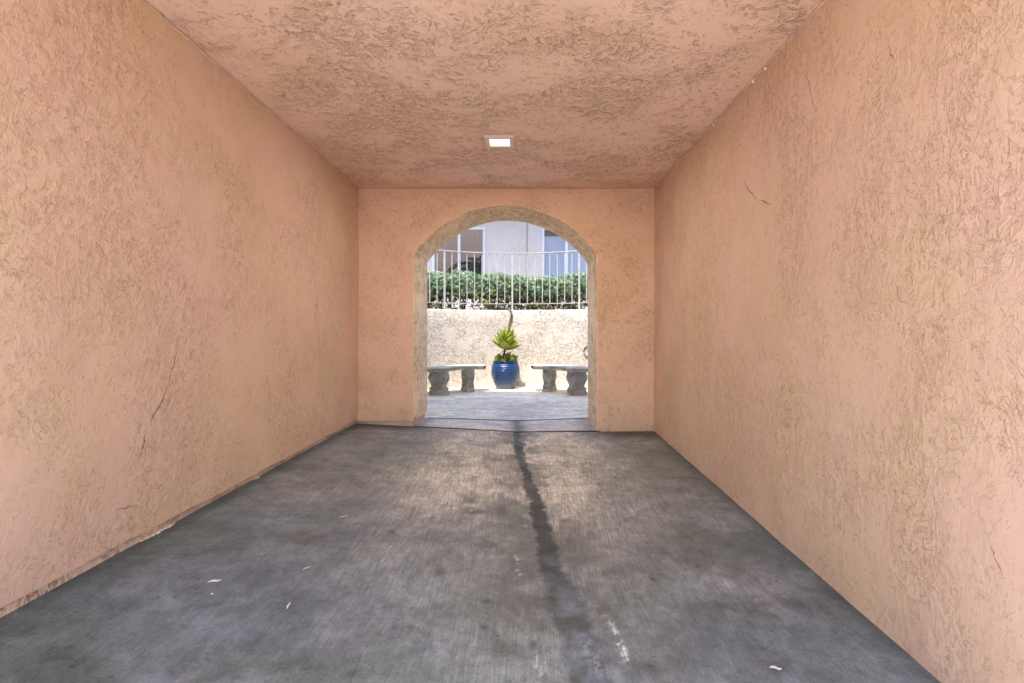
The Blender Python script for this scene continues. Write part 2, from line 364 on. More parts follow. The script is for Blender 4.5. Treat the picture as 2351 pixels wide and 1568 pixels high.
# ------------------------------------------------------------------ passage building
bld = tag(empty('passage_building', (0, YW0, 0)), 'peach stucco building with the covered passage and its arched opening', 'building')
bld.location = (0, 0, 0)
ROOF = 6.10; YF = .22  # unseen passage mouth set this close to let daylight in
def wavy_wall(xin, xout, z0, mat, seed):
    ys = np.linspace(YF, YW0-.001, 108); zs = np.linspace(z0, ZC, 56); ny, nz = len(ys), len(zs); vs = []
    Y2, Z2 = np.meshgrid(ys, zs, indexing='ij'); D = (fbm(Y2, Z2, 1.1, seed)-.5)*.022 + (fbm(Y2, Z2, 4.5, seed+5)-.5)*.010
    sg = 1 if xin > xout else -1
    wz = (fbm(ys, ys*0, 5, seed+3)-.5)*.014
    for i in range(ny):
        for k in range(nz): vs.append((xin+sg*D[i, k], ys[i], zs[k]+(wz[i] if k == 0 else 0)))
    for i in range(ny):
        for k in range(nz): vs.append((xout, ys[i], zs[k]+(wz[i] if k == 0 else 0)))
    N = ny*nz; g = lambda i, k: i*nz+k
    fs = []
    for i in range(ny-1):
        for k in range(nz-1):
            q = (g(i, k), g(i, k+1), g(i+1, k+1), g(i+1, k)); fs += [q, tuple(N+u for u in q[::-1])]
    for i in range(ny-1): fs += [(g(i, 0), g(i+1, 0), N+g(i+1, 0), N+g(i, 0)), (g(i, nz-1), N+g(i, nz-1), N+g(i+1, nz-1), g(i+1, nz-1))]
    for k in range(nz-1): fs += [(g(0, k), N+g(0, k), N+g(0, k+1), g(0, k+1)), (g(ny-1, k), g(ny-1, k+1), N+g(ny-1, k+1), N+g(ny-1, k))]
    if sg < 0: fs = [f_[::-1] for f_ in fs]
    return mesh('side_wall', vs, fs, mat, bld)
wavy_wall(XL, -8, .16, M['stucco_side'], 3); wavy_wall(XR, 8, -.3, M['stucco_other'], 9)
b = MB(); b.box((-7.9, YF+.03, -.3), (XL-.028, YW0-.002, .158)); b.build('footing', M['footing'], bld)
b = MB(); b.box((-8, YF, ZC+.001), (8, YW0+.3, ZC+.25)); b.build('ceiling', M['stucco_ceiling'], bld)
b = MB(); b.box((-7.99, YF+.01, ZC+.252), (7.99, YW1-.01, ROOF-.132)); b.build('upper_storey', M['stucco_arch'], bld)
b = MB(); b.box((-8.1, YF-.1, ROOF-.13), (8.1, YW1+.87, ROOF+.0)); b.build('roof', M['roofing'], bld)
# arch wall
AZ = [(150,715),(185,668),(230,622),(330,522),(450,428),(600,337),(750,270),(900,228),(1020,208),(1130,203),(1240,207),(1350,222),(1500,262),(1650,322),(1800,408),(1950,528),(2060,642),(2105,705),(2130,750)]
arch = []
for zx, zy in AZ:
    xd = (1200+zx*.2765)/1.3064; yd = (560+zy*.2765)/1.3064
    arch.append(((xd-1200)/222.1, 1.06+(763-yd)/222.1))
xa0, xa1 = arch[0][0], arch[-1][0]
def dens(p, k=4):   # finer arch
    out = []
    P = [p[0]]+p+[p[-1]]
    for i in range(1, len(P)-2):
        for q in range(k):
            t = q/k; a, b_, c_, d_ = [Vector(P[i+u]) for u in (-1, 0, 1, 2)]
            out.append(tuple(.5*((2*b_)+(-a+c_)*t+(2*a-5*b_+4*c_-d_)*t*t+(-a+3*b_-3*c_+d_)*t**3)))
    out.append(p[-1]); return out
ar = dens(arch); rnd = random.Random(4)
ar = [(x, z+rnd.uniform(-.0008, .0008)) for x, z in ar]
ar[0] = arch[0]; ar[-1] = arch[-1]
BOTL, BOTR = .135, -.1
XO0, XO1 = -8, 8
def arch_wall():
    v = []; f = []
    top = ZC+.002
    def add_face(y, flip, rv):
        n0 = len(v)
        loop = [(XO0, BOTL), (xa0, BOTL)]
        pts = []
        r = rv
        for i, (x, z) in enumerate(ar):
            pts.append((x, z))
        base = len(v)
        for x, z in pts: v.append((x, y, z))
        for x, z in pts: v.append((x, y, top))
        m = len(pts)
        for i in range(m-1):
            q = (base+i, base+i+1, base+m+i+1, base+m+i); f.append(q if not flip else q[::-1])
        k = len(v)
        v.extend([(XO0, y, BOTL), (xa0, y, BOTL), (XO0, y, arch[0][1]), (XO0, y, top)])
        q1 = (k, k+1, base, k+2); q2 = (k+2, base, base+m, k+3)
        v.extend([(XO1, y, BOTR), (xa1, y, BOTR), (XO1, y, arch[-1][1]), (XO1, y, top)])
        q3 = (k+5, k+4, k+6, base+m-1); q4 = (base+m-1, k+6, k+7, base+2*m-1)
        for q in (q1, q2, q3, q4): f.append(q if not flip else q[::-1])
        return base, k
    b0, k0 = add_face(YW0, False, 0); b1, k1 = add_face(YW1, True, 0)
    m = len(ar)
    for i in range(m-1): f.append((b0+i+1, b0+i, b1+i, b1+i+1))
    f.append((b0, k0+1, k1+1, b1)); f.append((k0+5, b0+m-1, b1+m-1, k1+5))
    f.append((k0, k1, k1+1, k0+1)); f.append((k0+4, k0+5, k1+5, k1+4))
    f.append((k0, k0+2, k1+2, k1)); f.append((k0+2, k0+3, k1+3, k1+2)); f.append((k0+4, k1+4, k1+6, k0+6)); f.append((k0+6, k1+6, k1+7, k0+7))
    f.append((k0+3, b0+m, b1+m, k1+3)); f.append((b0+2*m-1, k0+7, k1+7, b1+2*m-1))
    for i in range(m-1): f.append((b0+m+i, b0+m+i+1, b1+m+i+1, b1+m+i))
    return v, f
v, f = arch_wall()
bm = bmesh.new(); [bm.verts.new(p) for p in v]; bm.verts.ensure_lookup_table()
for q in f:
    try: bm.faces.new([bm.verts[i] for i in q])
    except ValueError: pass
bmesh.ops.recalc_face_normals(bm, faces=bm.faces)
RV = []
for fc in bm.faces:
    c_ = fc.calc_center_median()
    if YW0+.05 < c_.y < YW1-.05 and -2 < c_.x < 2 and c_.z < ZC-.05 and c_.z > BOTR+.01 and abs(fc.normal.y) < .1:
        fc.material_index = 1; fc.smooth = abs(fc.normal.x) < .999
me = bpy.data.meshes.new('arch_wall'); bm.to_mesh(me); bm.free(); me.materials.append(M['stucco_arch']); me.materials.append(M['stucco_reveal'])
ao = bpy.data.objects.new('arch_wall', me); COL.objects.link(ao); ao.parent = bld; bevel(ao, .010, 3)
b = MB(); b.box((-7.95, YW0+.026, -.3), (xa0-.026, YW1-.03, BOTL-.002)); b.build('footing', M['footing'], bld)
# uneven joint bead where the walls meet the ceiling
for sx, x in ((1, XL), (-1, XR)):
    r2 = random.Random(int(x*100)); pts = [(x+sx*.004, YF+.05+k*.07, ZC-.006+r2.uniform(-.003, .003)) for k in range(72)]
    b = MB(); b.tube(pts, [r2.uniform(.005, .009) for _ in pts], 6); b.build('corner_bead', M['bead'], bld, True)
for y in (1.95, 2.02, 2.85, 3.0, 3.62):
    b = MB(); b.lathe([(0.001, -.008), (.008, -.006), (.010, 0), (.006, .006), (0.001, .008)], 8, (XR-.006, y, ZC-.022)); b.build('paint_drop', M['paint_drop'], bld, True)
# a few long gouges and drags in the render of the side walls
M['gouge'] = simple('gouge', (.20, .125, .08), .95, vary=.4, vs=90)
def side_pt(xd, yd):
    w_ = abs(XL if xd < 1200 else XR); dep = 1175*w_/abs(1200-xd); return dep, 1.06+(763-yd)*dep/1175
def gouge(pts, rad, seed):
    r2 = random.Random(seed); sx = XL if pts[0][0] < 1200 else XR; g = MB(); path_ = []
    for (a, b_), (c_, d_) in zip(pts[:-1], pts[1:]):
        for k in range(6): path_.append((a+(c_-a)*k/6, b_+(d_-b_)*k/6))
    path_.append(pts[-1]); P3 = []
    for p in path_:
        y, z = side_pt(*p); y += r2.uniform(-.004, .004); z += r2.uniform(-.004, .004)
        sg = 1 if sx > -8 and sx < 0 else -1; seed_ = 3 if sx < 0 else 9
        D = float((fbm(np.array([y]), np.array([z]), 1.1, seed_)-.5)[0]*.022+(fbm(np.array([y]), np.array([z]), 4.5, seed_+5)-.5)[0]*.010)
        P3.append((sx+sg*D, y, z))
    n = len(P3); g.tube(P3, [max(.0006, rad*math.sin(math.pi*(k+.4)/n)*r2.uniform(.3, 1)) for k in range(n)], 5); g.build('gouge', M['gouge'], bld)
gouge([(412, 792), (398, 842), (388, 876)], .0048, 1); gouge([(386, 884), (372, 922), (352, 955), (347, 968)], .005, 2); gouge([(337, 985), (330, 1020), (321, 1060)], .0045, 3)
gouge([(266, 1169), (290, 1166), (317, 1160)], .003, 4); gouge([(1708, 418), (1722, 440), (1737, 456)], .0035, 5); gouge([(1742, 459), (1758, 464), (1771, 471)], .0035, 6)
gouge([(1852, 168), (1862, 205), (1871, 243)], .003, 7); gouge([(1881, 175), (1876, 200)], .002, 8); gouge([(2035, 85), (2041, 120), (2050, 140)], .003, 9); gouge([(215, 545), (232, 570), (246, 598)], .0025, 10)
gouge([(2268, 1250), (2280, 1290), (2300, 1330)], .0025, 12); gouge([(2050, 640), (2062, 690), (2085, 700)], .0022, 13)
# peeled render left showing along the foot of the left wall
r2 = random.Random(3)
for cy, ln in ((2.42, .24), (3.3, .07)):
    n = int(ln/.012); vs = []
    for k in range(n+1):
        y = cy-ln/2+ln*k/n; z = float(zfloor(XL-.02, y)); e = max(0, math.sin(math.pi*k/n))**.5
        a_ = r2.uniform(.2, 1)*e
        vs += [(XL-.027, y, z+.003+.007*a_), (XL-.020+.004*a_, y, z+.003+.008*a_), (XL-.022+.022*e*r2.uniform(.3, 1), y, z+.0015)]
    mesh('peeling_render', vs, [(3*k+q, 3*k+q+1, 3*k+q+4, 3*k+q+3) for k in range(n) for q in (0, 1)], simple('bare_render', (.66, .52, .41), .9, vary=.3, vs=60), bld)
# ------------------------------------------------------------------ recessed ceiling light
t = NT('lamp_panel'); t.p.inputs['Base Color'].default_value = (.85, .85, .83, 1); t.p.inputs['Emission Color'].default_value = (1, .97, .92, 1); t.p.inputs['Emission Strength'].default_value = .18
M['lamp_panel'] = t.m
li = tag(empty('ceiling_light', (-.18, 3.975, ZC)), 'small square white ceiling light in a beige frame, in the passage ceiling', 'ceiling light')
b = MB(); w, h, wi = .111, .111, .079
for (x0, y0, x1, y1) in ((-w, -h, w, -wi), (-w, wi, w, h), (-w, -wi+.0005, -wi, wi-.0005), (wi, -wi+.0005, w, wi-.0005)): b.box((x0, y0, -.020), (x1, y1, -.0005))
bevel(b.build('frame', M['pale_plastic'], li), .002)
b = MB(); b.box((-wi+.001, -wi+.001, -.015), (wi-.001, wi-.001, -.001)); b.build('diffuser', M['lamp_panel'], li)
ld = bpy.data.lights.new('lamp_glow', 'AREA'); ld.size = .15; ld.energy = 4.5; ld.color = (1, .90, .80)
lo = bpy.data.objects.new('lamp_glow', ld); COL.objects.link(lo); lo.parent = li; lo.location = (0, 0, -.024)
# ------------------------------------------------------------------ curved courtyard wall
CX, CY, RW = -.21, 7.49, 2.60
WT = 1.50
def path(r, n=72, ext=0):
    p = [(CX-r, YW1+.01)]
    for k in range(n+1):
        a = math.pi - math.pi*k/n; p.append((CX+r*math.cos(a), CY+r*math.sin(a)))
    p.append((CX+r, YW1+.01)); return p
prof = [(0, -.2), (0, .3), (0, .8), (0, 1.25), (0, WT-.03), (.008, WT-.010), (.03, WT), (.12, WT+.002), (.17, WT-.008), (.19, WT-.05), (.19, .9)]
r2 = random.Random(8); vs = []; paths = [path(RW+o) for o, _ in prof]; npth = len(paths[0])
wob = [r2.uniform(-.004, .004) for _ in range(npth)]
for jx, (o, z) in enumerate(prof):
    for k, (x, y) in enumerate(paths[jx]): vs.append((x, y, z+(wob[k] if z > 1.4 else 0)))
fs = [(jx*npth+k, jx*npth+k+1, (jx+1)*npth+k+1, (jx+1)*npth+k) for jx in range(len(prof)-1) for k in range(npth-1)]
cw = mesh('retaining_wall', vs, fs, M['stucco_yard'], None, True)
tag(cw, 'low curved pale stucco wall round the far side of the courtyard', 'wall')
# raised ground behind it
inn = path(RW+.15); out = []
for (x, y) in inn:
    dx, dy = x-CX, y-CY
    out.append((CX+dx*16, y if y < CY+.001 else CY+dy*16))
vs = [(x, y, 1.43) for x, y in inn]+[(x, y, 1.43) for x, y in out]; n = len(inn)
tag(mesh('raised_ground', vs, [(k, k+1, n+k+1, n+k) for k in range(n-1)], M['soil']), kind='structure')
tag(mesh('ground', [(-400, -400, -.35), (400, -400, -.35), (400, 400, -.35), (-400, 400, -.35)], [(0, 1, 2, 3)], M['soil']), kind='structure')
# ------------------------------------------------------------------ curved railing
rl = tag(empty('railing', (CX, CY, WT)), 'curved grey metal railing with thin upright bars on top of the curved wall', 'railing')
RR = RW+.07
def rp(t, z, r=RR): return (r*math.sin(t), r*math.cos(t), z-WT)
ts = [R(-87+k*1.5) for k in range(117)]
def bar_rail(z, w, hgt):
    vs = []; 
    for t in ts:
        for (dr, dz) in ((-w/2, -hgt/2), (w/2, -hgt/2), (w/2, hgt/2), (-w/2, hgt/2)): vs.append(rp(t, z+dz, RR+dr))
    fs = [(i*4+k, i*4+(k+1) % 4, i*4+4+(k+1) % 4, i*4+4+k) for i in range(len(ts)-1) for k in range(4)]+[(0, 3, 2, 1), tuple(len(ts)*4-4+k for k in range(4))]
    return vs, fs
b = MB(); b.add(*bar_rail(2.63, .042, .018)); b.build('top_rail', M['rail'], rl)
b = MB(); b.add(*bar_rail(1.625, .020, .014)); b.build('bottom_rail', M['rail'], rl)
def upright(t, w, z0, z1):
    m = MB(); a = math.cos(t), math.sin(t); p = rp(t, 0)
    c = [(-w/2, -w/2), (w/2, -w/2), (w/2, w/2), (-w/2, w/2)]
    vv = [(p[0]+u*a[0]+v_*a[1], p[1]-u*a[1]+v_*a[0], z-WT) for z in (z0, z1) for u, v_ in c]
    m.add(vv, [(0, 3, 2, 1), (4, 5, 6, 7), (0, 1, 5, 4), (1, 2, 6, 5), (2, 3, 7, 6), (3, 0, 4, 7)]); return m
for k in range(-27, 28):
    t = R(k*29/9)
    if k % 9 == 0: upright(t, .031, WT-.01, 2.618).build('post', M['rail'], rl)
    else: upright(t, .0145, 1.636, 2.618).build('baluster', M['rail'], rl)
# ------------------------------------------------------------------ far building
fb = tag(empty('far_building', (0, 13, 1.4)), 'pale grey stucco building with two white framed windows beyond the hedge', 'building')
def P(x, y, z): return (x, y-13, z-1.4)
YB = 13.0
W1 = (-2.29, -.97, 2.15, 3.715); W2 = (.498, 2.05, 2.15, 3.715)
b = MB()
for (x0, x1, z0, z1) in ((-9, W1[0], 1.2, 5.2), (W1[1], W2[0], 1.2, 5.2), (W2[1], 9, 1.2, 5.2)): b.box(P(x0, YB, z0), P(x1, YB+.25, z1))
for w in (W1, W2): b.box(P(w[0]+.0005, YB, 1.2), P(w[1]-.0005, YB+.25, w[2])); b.box(P(w[0]+.0005, YB, w[3]), P(w[1]-.0005, YB+.25, 5.2))
b.build('wall', M['stucco_far'], fb)
b = MB(); b.box(P(-9.5, YB-.85, 4.45), P(9.5, YB-.002, 4.7)); b.build('eave', M['stucco_far'], fb)
b = MB(); b.box(P(-9.2, YB-.3, 5.202), P(9.2, YB+6, 5.4)); b.build('roof', M['roofing'], fb)
b = MB(); b.box(P(.107-.009, YB-.012, 1.45), P(.107+.009, YB-.0005, 4.44)); b.build('control_joint', simple('joint_strip', (.33, .31, .31), .8), fb)
t = NT('window_glass'); gl = t.n('ShaderNodeBsdfGlossy'); gl.inputs['Roughness'].default_value = .01; gl.inputs['Color'].default_value = (.95, .95, .95, 1)
tp = t.n('ShaderNodeBsdfTransparent'); tp.inputs['Color'].default_value = (.75, .80, .85, 1); mx = t.n('ShaderNodeMixShader'); mx.inputs[0].default_value = .42
t.L(tp.outputs[0], mx.inputs[1]); t.L(gl.outputs[0], mx.inputs[2]); t.L(mx.outputs[0], t.out.inputs['Surface']); M['glass'] = t.m
t = NT('blind_slats'); c = t.coord(); wv = t.n('ShaderNodeTexWave', wave_type='BANDS', bands_direction='Z'); wv.inputs['Scale'].default_value = 9; t.L(c, wv.inputs[0])
t.L(t.mix(t.ramp(wv.outputs[1], .0, .5), (.64, .65, .68), (.86, .86, .86)), t.p.inputs['Base Color']); t.p.inputs['Roughness'].default_value = .6; M['blind'] = t.m
M['glass_clear'] = M['glass'].copy()
for nd in M['glass_clear'].node_tree.nodes:
    if nd.type == 'MIX_SHADER': nd.inputs[0].default_value = .14
    if nd.type == 'BSDF_TRANSPARENT': nd.inputs['Color'].default_value = (.86, .92, 1, 1)
def window(w, mull, blind):
    x0, x1, z0, z1 = w; fw = .045
    b = MB()
    b.box(P(x0-.01, YB-.02, z1-fw), P(x1+.01, YB+.06, z1+.012)); b.box(P(x0-.01, YB-.02, z0), P(x1+.01, YB+.06, z0+fw))
    for a, c_ in ((x0-.01, x0+fw), (x1-fw, x1+.01), (mull-fw*.7, mull+fw*.7)): b.box(P(a, YB-.018, z0+fw+.0005), P(c_, YB+.058, z1-fw-.0005))
    fr = b.build('window', M['white_frame'], fb)
    for a, c_ in ((x0+fw, mull-fw*.7), (mull+fw*.7, x1-fw)):
        b = MB(); b.box(P(a+.001, YB+.02, z0+fw+.001), P(c_-.001, YB+.026, z1-fw-.001)); b.build('pane', M['glass_clear' if blind else 'glass'], fr)
    if blind:
        b = MB(); b.box(P(x0+.03, YB+.12, z0), P(x1-.03, YB+.125, z1-.21)); b.build('blind', M['blind'], fr)
        b = MB(); b.box(P(x0+.03, YB+.105, z1-.22), P(x1-.03, YB+.16, z1-.20)); b.build('blind_rail', M['white_frame'], fr)
        b = MB(); b.box(P(x0-.1, YB+.27, z0-.1), P(x1+.1, YB+.28, z1+.1)); b.build('dark_interior', M['dark_room'], fr)
    else:
        b = MB(); n = 60; vs = []
        for k in range(n+1):
            x = x0+(x1-x0)*k/n; y = YB+.14+.02*math.sin(k*1.3)
            vs += [P(x, y, z0), P(x, y, z1)]
        b.add(vs, [(2*k, 2*k+2, 2*k+3, 2*k+1) for k in range(n)]); b.build('curtain', M['curtain'], fr, True)
window(W1, -1.62, False); window(W2, 1.11, True)
# ------------------------------------------------------------------ curved concrete benches
t = NT('weathered_cast_stone'); c = t.coord(); n1 = t.noise(c, 7, 6, .65).outputs[0]; n2 = t.noise(c, 60, 4, .7).outputs[0]; n3 = t.noise(t.coord(loc=(3, 1, 2)), 16, 6, .7).outputs[0]
col = t.mix(t.ramp(n1, .35, .65), (.29, .275, .245), (.47, .45, .40)); col = t.mix(t.math('MULTIPLY', t.ramp(n3, .52, .68), .6), col, (.17, .17, .15)); col = t.mix(t.ramp(n2, .5, .8, 0, .3), col, (.45, .44, .42))
t.L(col, t.p.inputs['Base Color']); t.p.inputs['Roughness'].default_value = .9; t.bump(n2, .5, .003); M['stone'] = t.m
BT, TH, RL = .465, .068, .868
LEGP = [(-.150, .395), (-.150, .372), (-.140, .362), (-.158, .340), (-.170, .305), (-.166, .265), (-.148, .225), (-.122, .180), (-.112, .150), (-.118, .128), (-.140, .118), (-.156, .100), (-.156, .082), (-.140, .070), (-.140, .066)]
def bench_leg(parent, ang, side):
    """double scroll pedestal, its broad faces look along the bench"""
    g = MB(); T = .068; N = 12
    offs = []
    for k in range(N+1):
        u = -T+2*T*k/N; o = -.006 if k in (0, N) else (.004 if k % 2 else -.003); offs.append((u, o))
    left = LEGP; right = [(-x, z) for x, z in LEGP[::-1]]
    loop = left+right; m = len(loop)
    vs = []
    for (u, o) in offs:
        for (x, z) in loop:
            s = -1 if x < 0 else 1
            rib = o if .08 < z < .36 else 0
            vs.append((x+s*rib, u, z))
    fs = [(i*m+k, (i+1)*m+k, (i+1)*m+(k+1) % m, i*m+(k+1) % m) for i in range(N) for k in range(m)]
    h = len(left)
    for base, fl in ((0, False), (N*m, True)):
        for k in range(h-1):
            q = (base+k, base+k+1, base+m-2-k, base+m-1-k); fs.append(q if fl else q[::-1])
    g.add(vs, fs)
    # carved swirls, raised on both broad faces
    for fy in (-1, 1):
        y = fy*(T+.001)
        for s in (-1, 1):
            sp = []
            for k in range(22):
                q = k/21*3.4*math.pi; rr = .048*(1-k/21)+.006; sp.append((s*(.088-rr*math.cos(q)), y, .292+rr*math.sin(q)*1.0))
            g.tube(sp, [.0075]*22, 5)
            g.tube([(s*.118, y, .225), (s*.085, y, .190), (s*.070, y, .150), (s*.085, y, .112), (s*.118, y, .100), (s*.128, y, .085)], [.004, .007, .008, .008, .007, .004], 5)
            g.tube([(0, y, .20), (s*.03, y, .165), (s*.04, y, .12), (s*.015, y, .08)], [.004, .008, .008, .004], 5)
            g.tube([(0, y, .335), (s*.02, y, .35), (s*.05, y, .352)], [.006, .008, .004], 5)
            g.tube([(0, y, .24), (s*.025, y, .26), (s*.03, y, .30)], [.005, .007, .004], 5)
        g.tube([(0, y, .34), (0, y, .22)], [.009, .004], 5)
    g.box((-.158, -.076, 0), (.158, .076, .052)); g.box((-.150, -.070, .0525), (.150, .070, .066))
    o = g.build('leg', M['stone'], parent)
    a = ang
    o.location = (side*-RL*math.cos(a), RL*math.sin(a), 0)
    o.rotation_euler = (0, 0, -a if side > 0 else a)
    return o
def bench(cx, side, label):
    root = empty('curved_bench', (cx, 8.45, .004)); tag(root, label, 'bench', 'curved stone benches by the courtyard wall')
    A0, A1 = R(0), R(82); n = 150
    pr = [(-.004, -TH), (.0, -TH+.006), (.018, -TH+.012), (.028, -TH+.030), (.034, -TH+.046), (.026, -TH+.052), (.034, -.012), (.036, -.006), (.026, 0)]
    # cross section round the slab: inner edge, top, outer edge, bottom
    sec = [('i', d, z) for d, z in pr] + [('o', d, z) for d, z in pr[::-1]]
    r_in, r_out = .650+.036, 1.085-.036
    vs = []; ends = []
    def pt(r, a, z): return (-side*r*math.cos(a), r*math.sin(a), BT+z)
    for k in range(n+1):
        a = A0+(A1-A0)*k/n; sc = .0045*math.sin(k*math.pi/2.5) 
        for (w_, d, z) in sec:
            m = sc if -.056 < z < -.015 else 0
            r = r_in-d-m if w_ == 'i' else r_out+d+m
            vs.append(pt(r, a, z))
    m = len(sec)
    fs = [(i*m+k, i*m+(k+1) % m, (i+1)*m+(k+1) % m, (i+1)*m+k) for i in range(n) for k in range(m)]
    g = MB(); g.add(vs, fs)
    # moulded end faces
    for A, sg in ((A0, -1), (A1, 1)):
        rows = []
        q = 40
        for (d, z) in pr:
            row = []
            for k in range(q+1):
                u = k/q; r = (r_in-d)+(r_out+d-r_in+d)*u; mm = .004*math.sin(k*math.pi/2) if -.056 < z < -.015 else 0
                off = (d+mm-.0)*sg
                rad = Vector((-side*math.cos(A), math.sin(A), 0)); tan = Vector((side*math.sin(A), math.cos(A), 0))
                p = rad*r+tan*off; row.append((p.x, p.y, BT+z))
            rows.append(row)
        vv = [p for r_ in rows for p in r_]; w1 = q+1
        ff = [(i*w1+k, i*w1+k+1, (i+1)*w1+k+1, (i+1)*w1+k) for i in range(len(rows)-1) for k in range(q)]
        tp_ = len(vv); rad = Vector((-side*math.cos(A), math.sin(A), 0))
        vv += [tuple(rad*r_in+Vector((0, 0, BT))), tuple(rad*r_out+Vector((0, 0, BT)))]
        ff.append((tp_-w1, tp_-1, tp_+1, tp_))
        vv += [tuple(rad*r_in+Vector((0, 0, BT-TH))), tuple(rad*r_out+Vector((0, 0, BT-TH)))]
        ff.append((0, tp_+2, tp_+3, q))
        g.add(vv, ff)
    o = g.build('seat', M['stone'], root)
    bench_leg(root, R(17), side); bench_leg(root, R(63), side)
    return root
bench(-.597, 1, 'weathered grey curved stone bench to the left of the blue pot')
bench(.087, -1, 'weathered grey curved stone bench to the right of the blue pot')
# ------------------------------------------------------------------ blue pot
t = NT('blue_glaze'); c = t.n('ShaderNodeTexCoord'); sp = t.n('ShaderNodeSeparateXYZ'); t.L(c.outputs['Object'], sp.inputs[0])
at = t.n('ShaderNodeVertexColor'); at.layer_name = 'ridge'
zf = t.ramp(sp.outputs[2], .0, .17); nn = t.noise(t.coord(), 9, 4).outputs[0]
col = t.mix(zf, (.13, .12, .15), (.004, .022, .085)); col = t.mix(t.ramp(at.outputs[0], .35, .95, 0, .75), col, (.035, .12, .30)); col = t.mix(t.ramp(nn, .5, .75, 0, .4), col, (.008, .012, .05))
t.L(col, t.p.inputs['Base Color']); t.p.inputs['Roughness'].default_value = .16; t.p.inputs['Specular IOR Level'].default_value = .35; M['glaze'] = t.m
PX, PY = -.33, 9.68
pot = tag(empty('glazed_pot', (PX, PY, .003)), 'dotted blue glazed pot standing between the two stone benches', 'plant pot')
def pr_(z):   # radius at height
    K = [(0, .170), (.03, .178), (.10, .208), (.18, .238), (.27, .259), (.34, .262), (.41, .254), (.47, .238), (.51, .232)]
    for (a, ra), (b_, rb) in zip(K[:-1], K[1:]):
        if z <= b_:
            tt = (z-a)/(b_-a); return ra+(rb-ra)*tt
    return K[-1][1]
NR, NS = 168, 264; prof = []; vals = []
for j_ in range(NR+1):
    z = .51*j_/NR; prof.append((pr_(z), z))
rows = 15
def ridge(j_, k):
    z = .51*j_/NR
    if z < .03 or z > .462: return 0
    ph = (z-.03)/(.432)*rows; a = math.sin(math.pi*(ph % 1)); kk = k*66/NS*2*math.pi + math.pi*(int(ph) % 2)
    return 0.0085*a*(.45+.55*(.5+.5*math.cos(kk)))
b = MB(); b.lathe(prof+[(.236, .514), (.232, .520), (.215, .520), (.207, .512), (.200, .47), (.0, .47)], NS, (0, 0, 0), lambda j_, k: ridge(j_, k) if j_ <= NR else 0)
b.add([(.17*math.cos(2*math.pi*k/40), .17*math.sin(2*math.pi*k/40), .0) for k in range(40)], [tuple(range(39, -1, -1))])
po = b.build('pot_body', M['glaze'], pot, True)
ca = po.data.color_attributes.new('ridge', 'FLOAT_COLOR', 'POINT'); arr = np.zeros((len(po.data.vertices), 4)); arr[:, 3] = 1
for j_ in range(NR+1):
    for k in range(NS): arr[j_*NS+k, :3] = ridge(j_, k)/.0085
ca.data.foreach_set('color', arr.ravel())
b = MB(); b.lathe([(.198, .495), (.12, .502), (.001, .505)], 32); b.build('potting_soil', M['soil'], pot, True)
# ------------------------------------------------------------------ agave
def leafmat(name, c1, c2, trans=.3, rough=.4, edge=None):
    t = NT(name); c = t.coord(); n = t.noise(c, 12, 3).outputs[0]; n2 = t.noise(c, 3.1, 2).outputs[0]
    col = t.mix(t.ramp(n, .3, .7), c1, c2); t.L(col, t.p.inputs['Base Color']); t.p.inputs['Roughness'].default_value = rough
    tr_ = t.n('ShaderNodeBsdfTranslucent'); t.L(t.mix(.5, col, (c2[0]*1.4, c2[1]*1.3, c2[2]*.6)), tr_.inputs[0]); mx = t.n('ShaderNodeMixShader'); mx.inputs[0].default_value = trans
    t.L(t.p.outputs[0], mx.inputs[1]); t.L(tr_.outputs[0], mx.inputs[2]); t.L(mx.outputs[0], t.out.inputs['Surface']); return t.m
M['agave'] = leafmat('agave_leaf', (.20, .28, .04), (.40, .44, .06), .35, .34)
M['agave_tip'] = M['agave']
def rosette(mb, c, n, L, Wd, axis, rnd, e0=5, e1=82):
    ax = Vector(axis).normalized(); q = Vector((0, 0, 1)).rotation_difference(ax); c = Vector(c)
    for k in range(n):
        u = k/(n-1); az = k*2.39996+rnd.uniform(-.15, .15); el = R(e0+(e1-e0)*u**.85+rnd.uniform(-5, 5)); ln = L*(.74+.30*u if u < .8 else .92)*rnd.uniform(.9, 1.08); wd = Wd*(1-.25*u)
        d = Vector((math.cos(az), math.sin(az), 0)); side = Vector((-math.sin(az), math.cos(az), 0)); S = 9
        p = d*.012+Vector((0, 0, .012*u*2)); e = el; vs = []
        for i in range(S+1):
            s = i/S; w = wd*(.38+.62*math.sin(min(1, s/.58)*math.pi/2)**1.5) if s < .58 else wd*max(0, math.cos((s-.58)/.42*math.pi/2))**.85
            w = max(w, .0006)
            tan = d*math.cos(e)+Vector((0, 0, math.sin(e))); nor = -d*math.sin(e)+Vector((0, 0, math.cos(e)))
            for t_, cup in ((-1, .30), (-.5, .09), (0, 0), (.5, .09), (1, .30)): vs.append(p+side*(w*t_)+nor*(w*cup))
            for t_, cup in ((.5, .0), (0, -.16), (-.5, .0)): vs.append(p+side*(w*t_)+nor*(w*cup-.0035*(1-s)))
            p = p+tan*(ln/S); e += R(4.2)*(1-u)*(1 if s < .7 else .3)
        fs = [(i*8+k2, i*8+(k2+1) % 8, i*8+8+(k2+1) % 8, i*8+8+k2) for i in range(S) for k2 in range(8)]
        mb.add([c+q@v for v in vs], fs)
ag = tag(empty('agave', (PX-.085, PY, .50)), 'leaning yellow-green agave with a bare brown stem growing in the blue pot', 'plant')
def AP(x, y, z): return (x-(PX-.085), y-PY, z-.50)
sx0, sx1 = PX-.085, PX-.005
b = MB(); rnd = random.Random(5)
spts = [(sx0+(sx1-sx0)*(k/14)**.8, PY-.02, .49+.25*k/14) for k in range(15)]
b.tube([AP(*p) for p in spts], [.021+.003*(k % 2)-.0003*k for k in range(15)], 10)
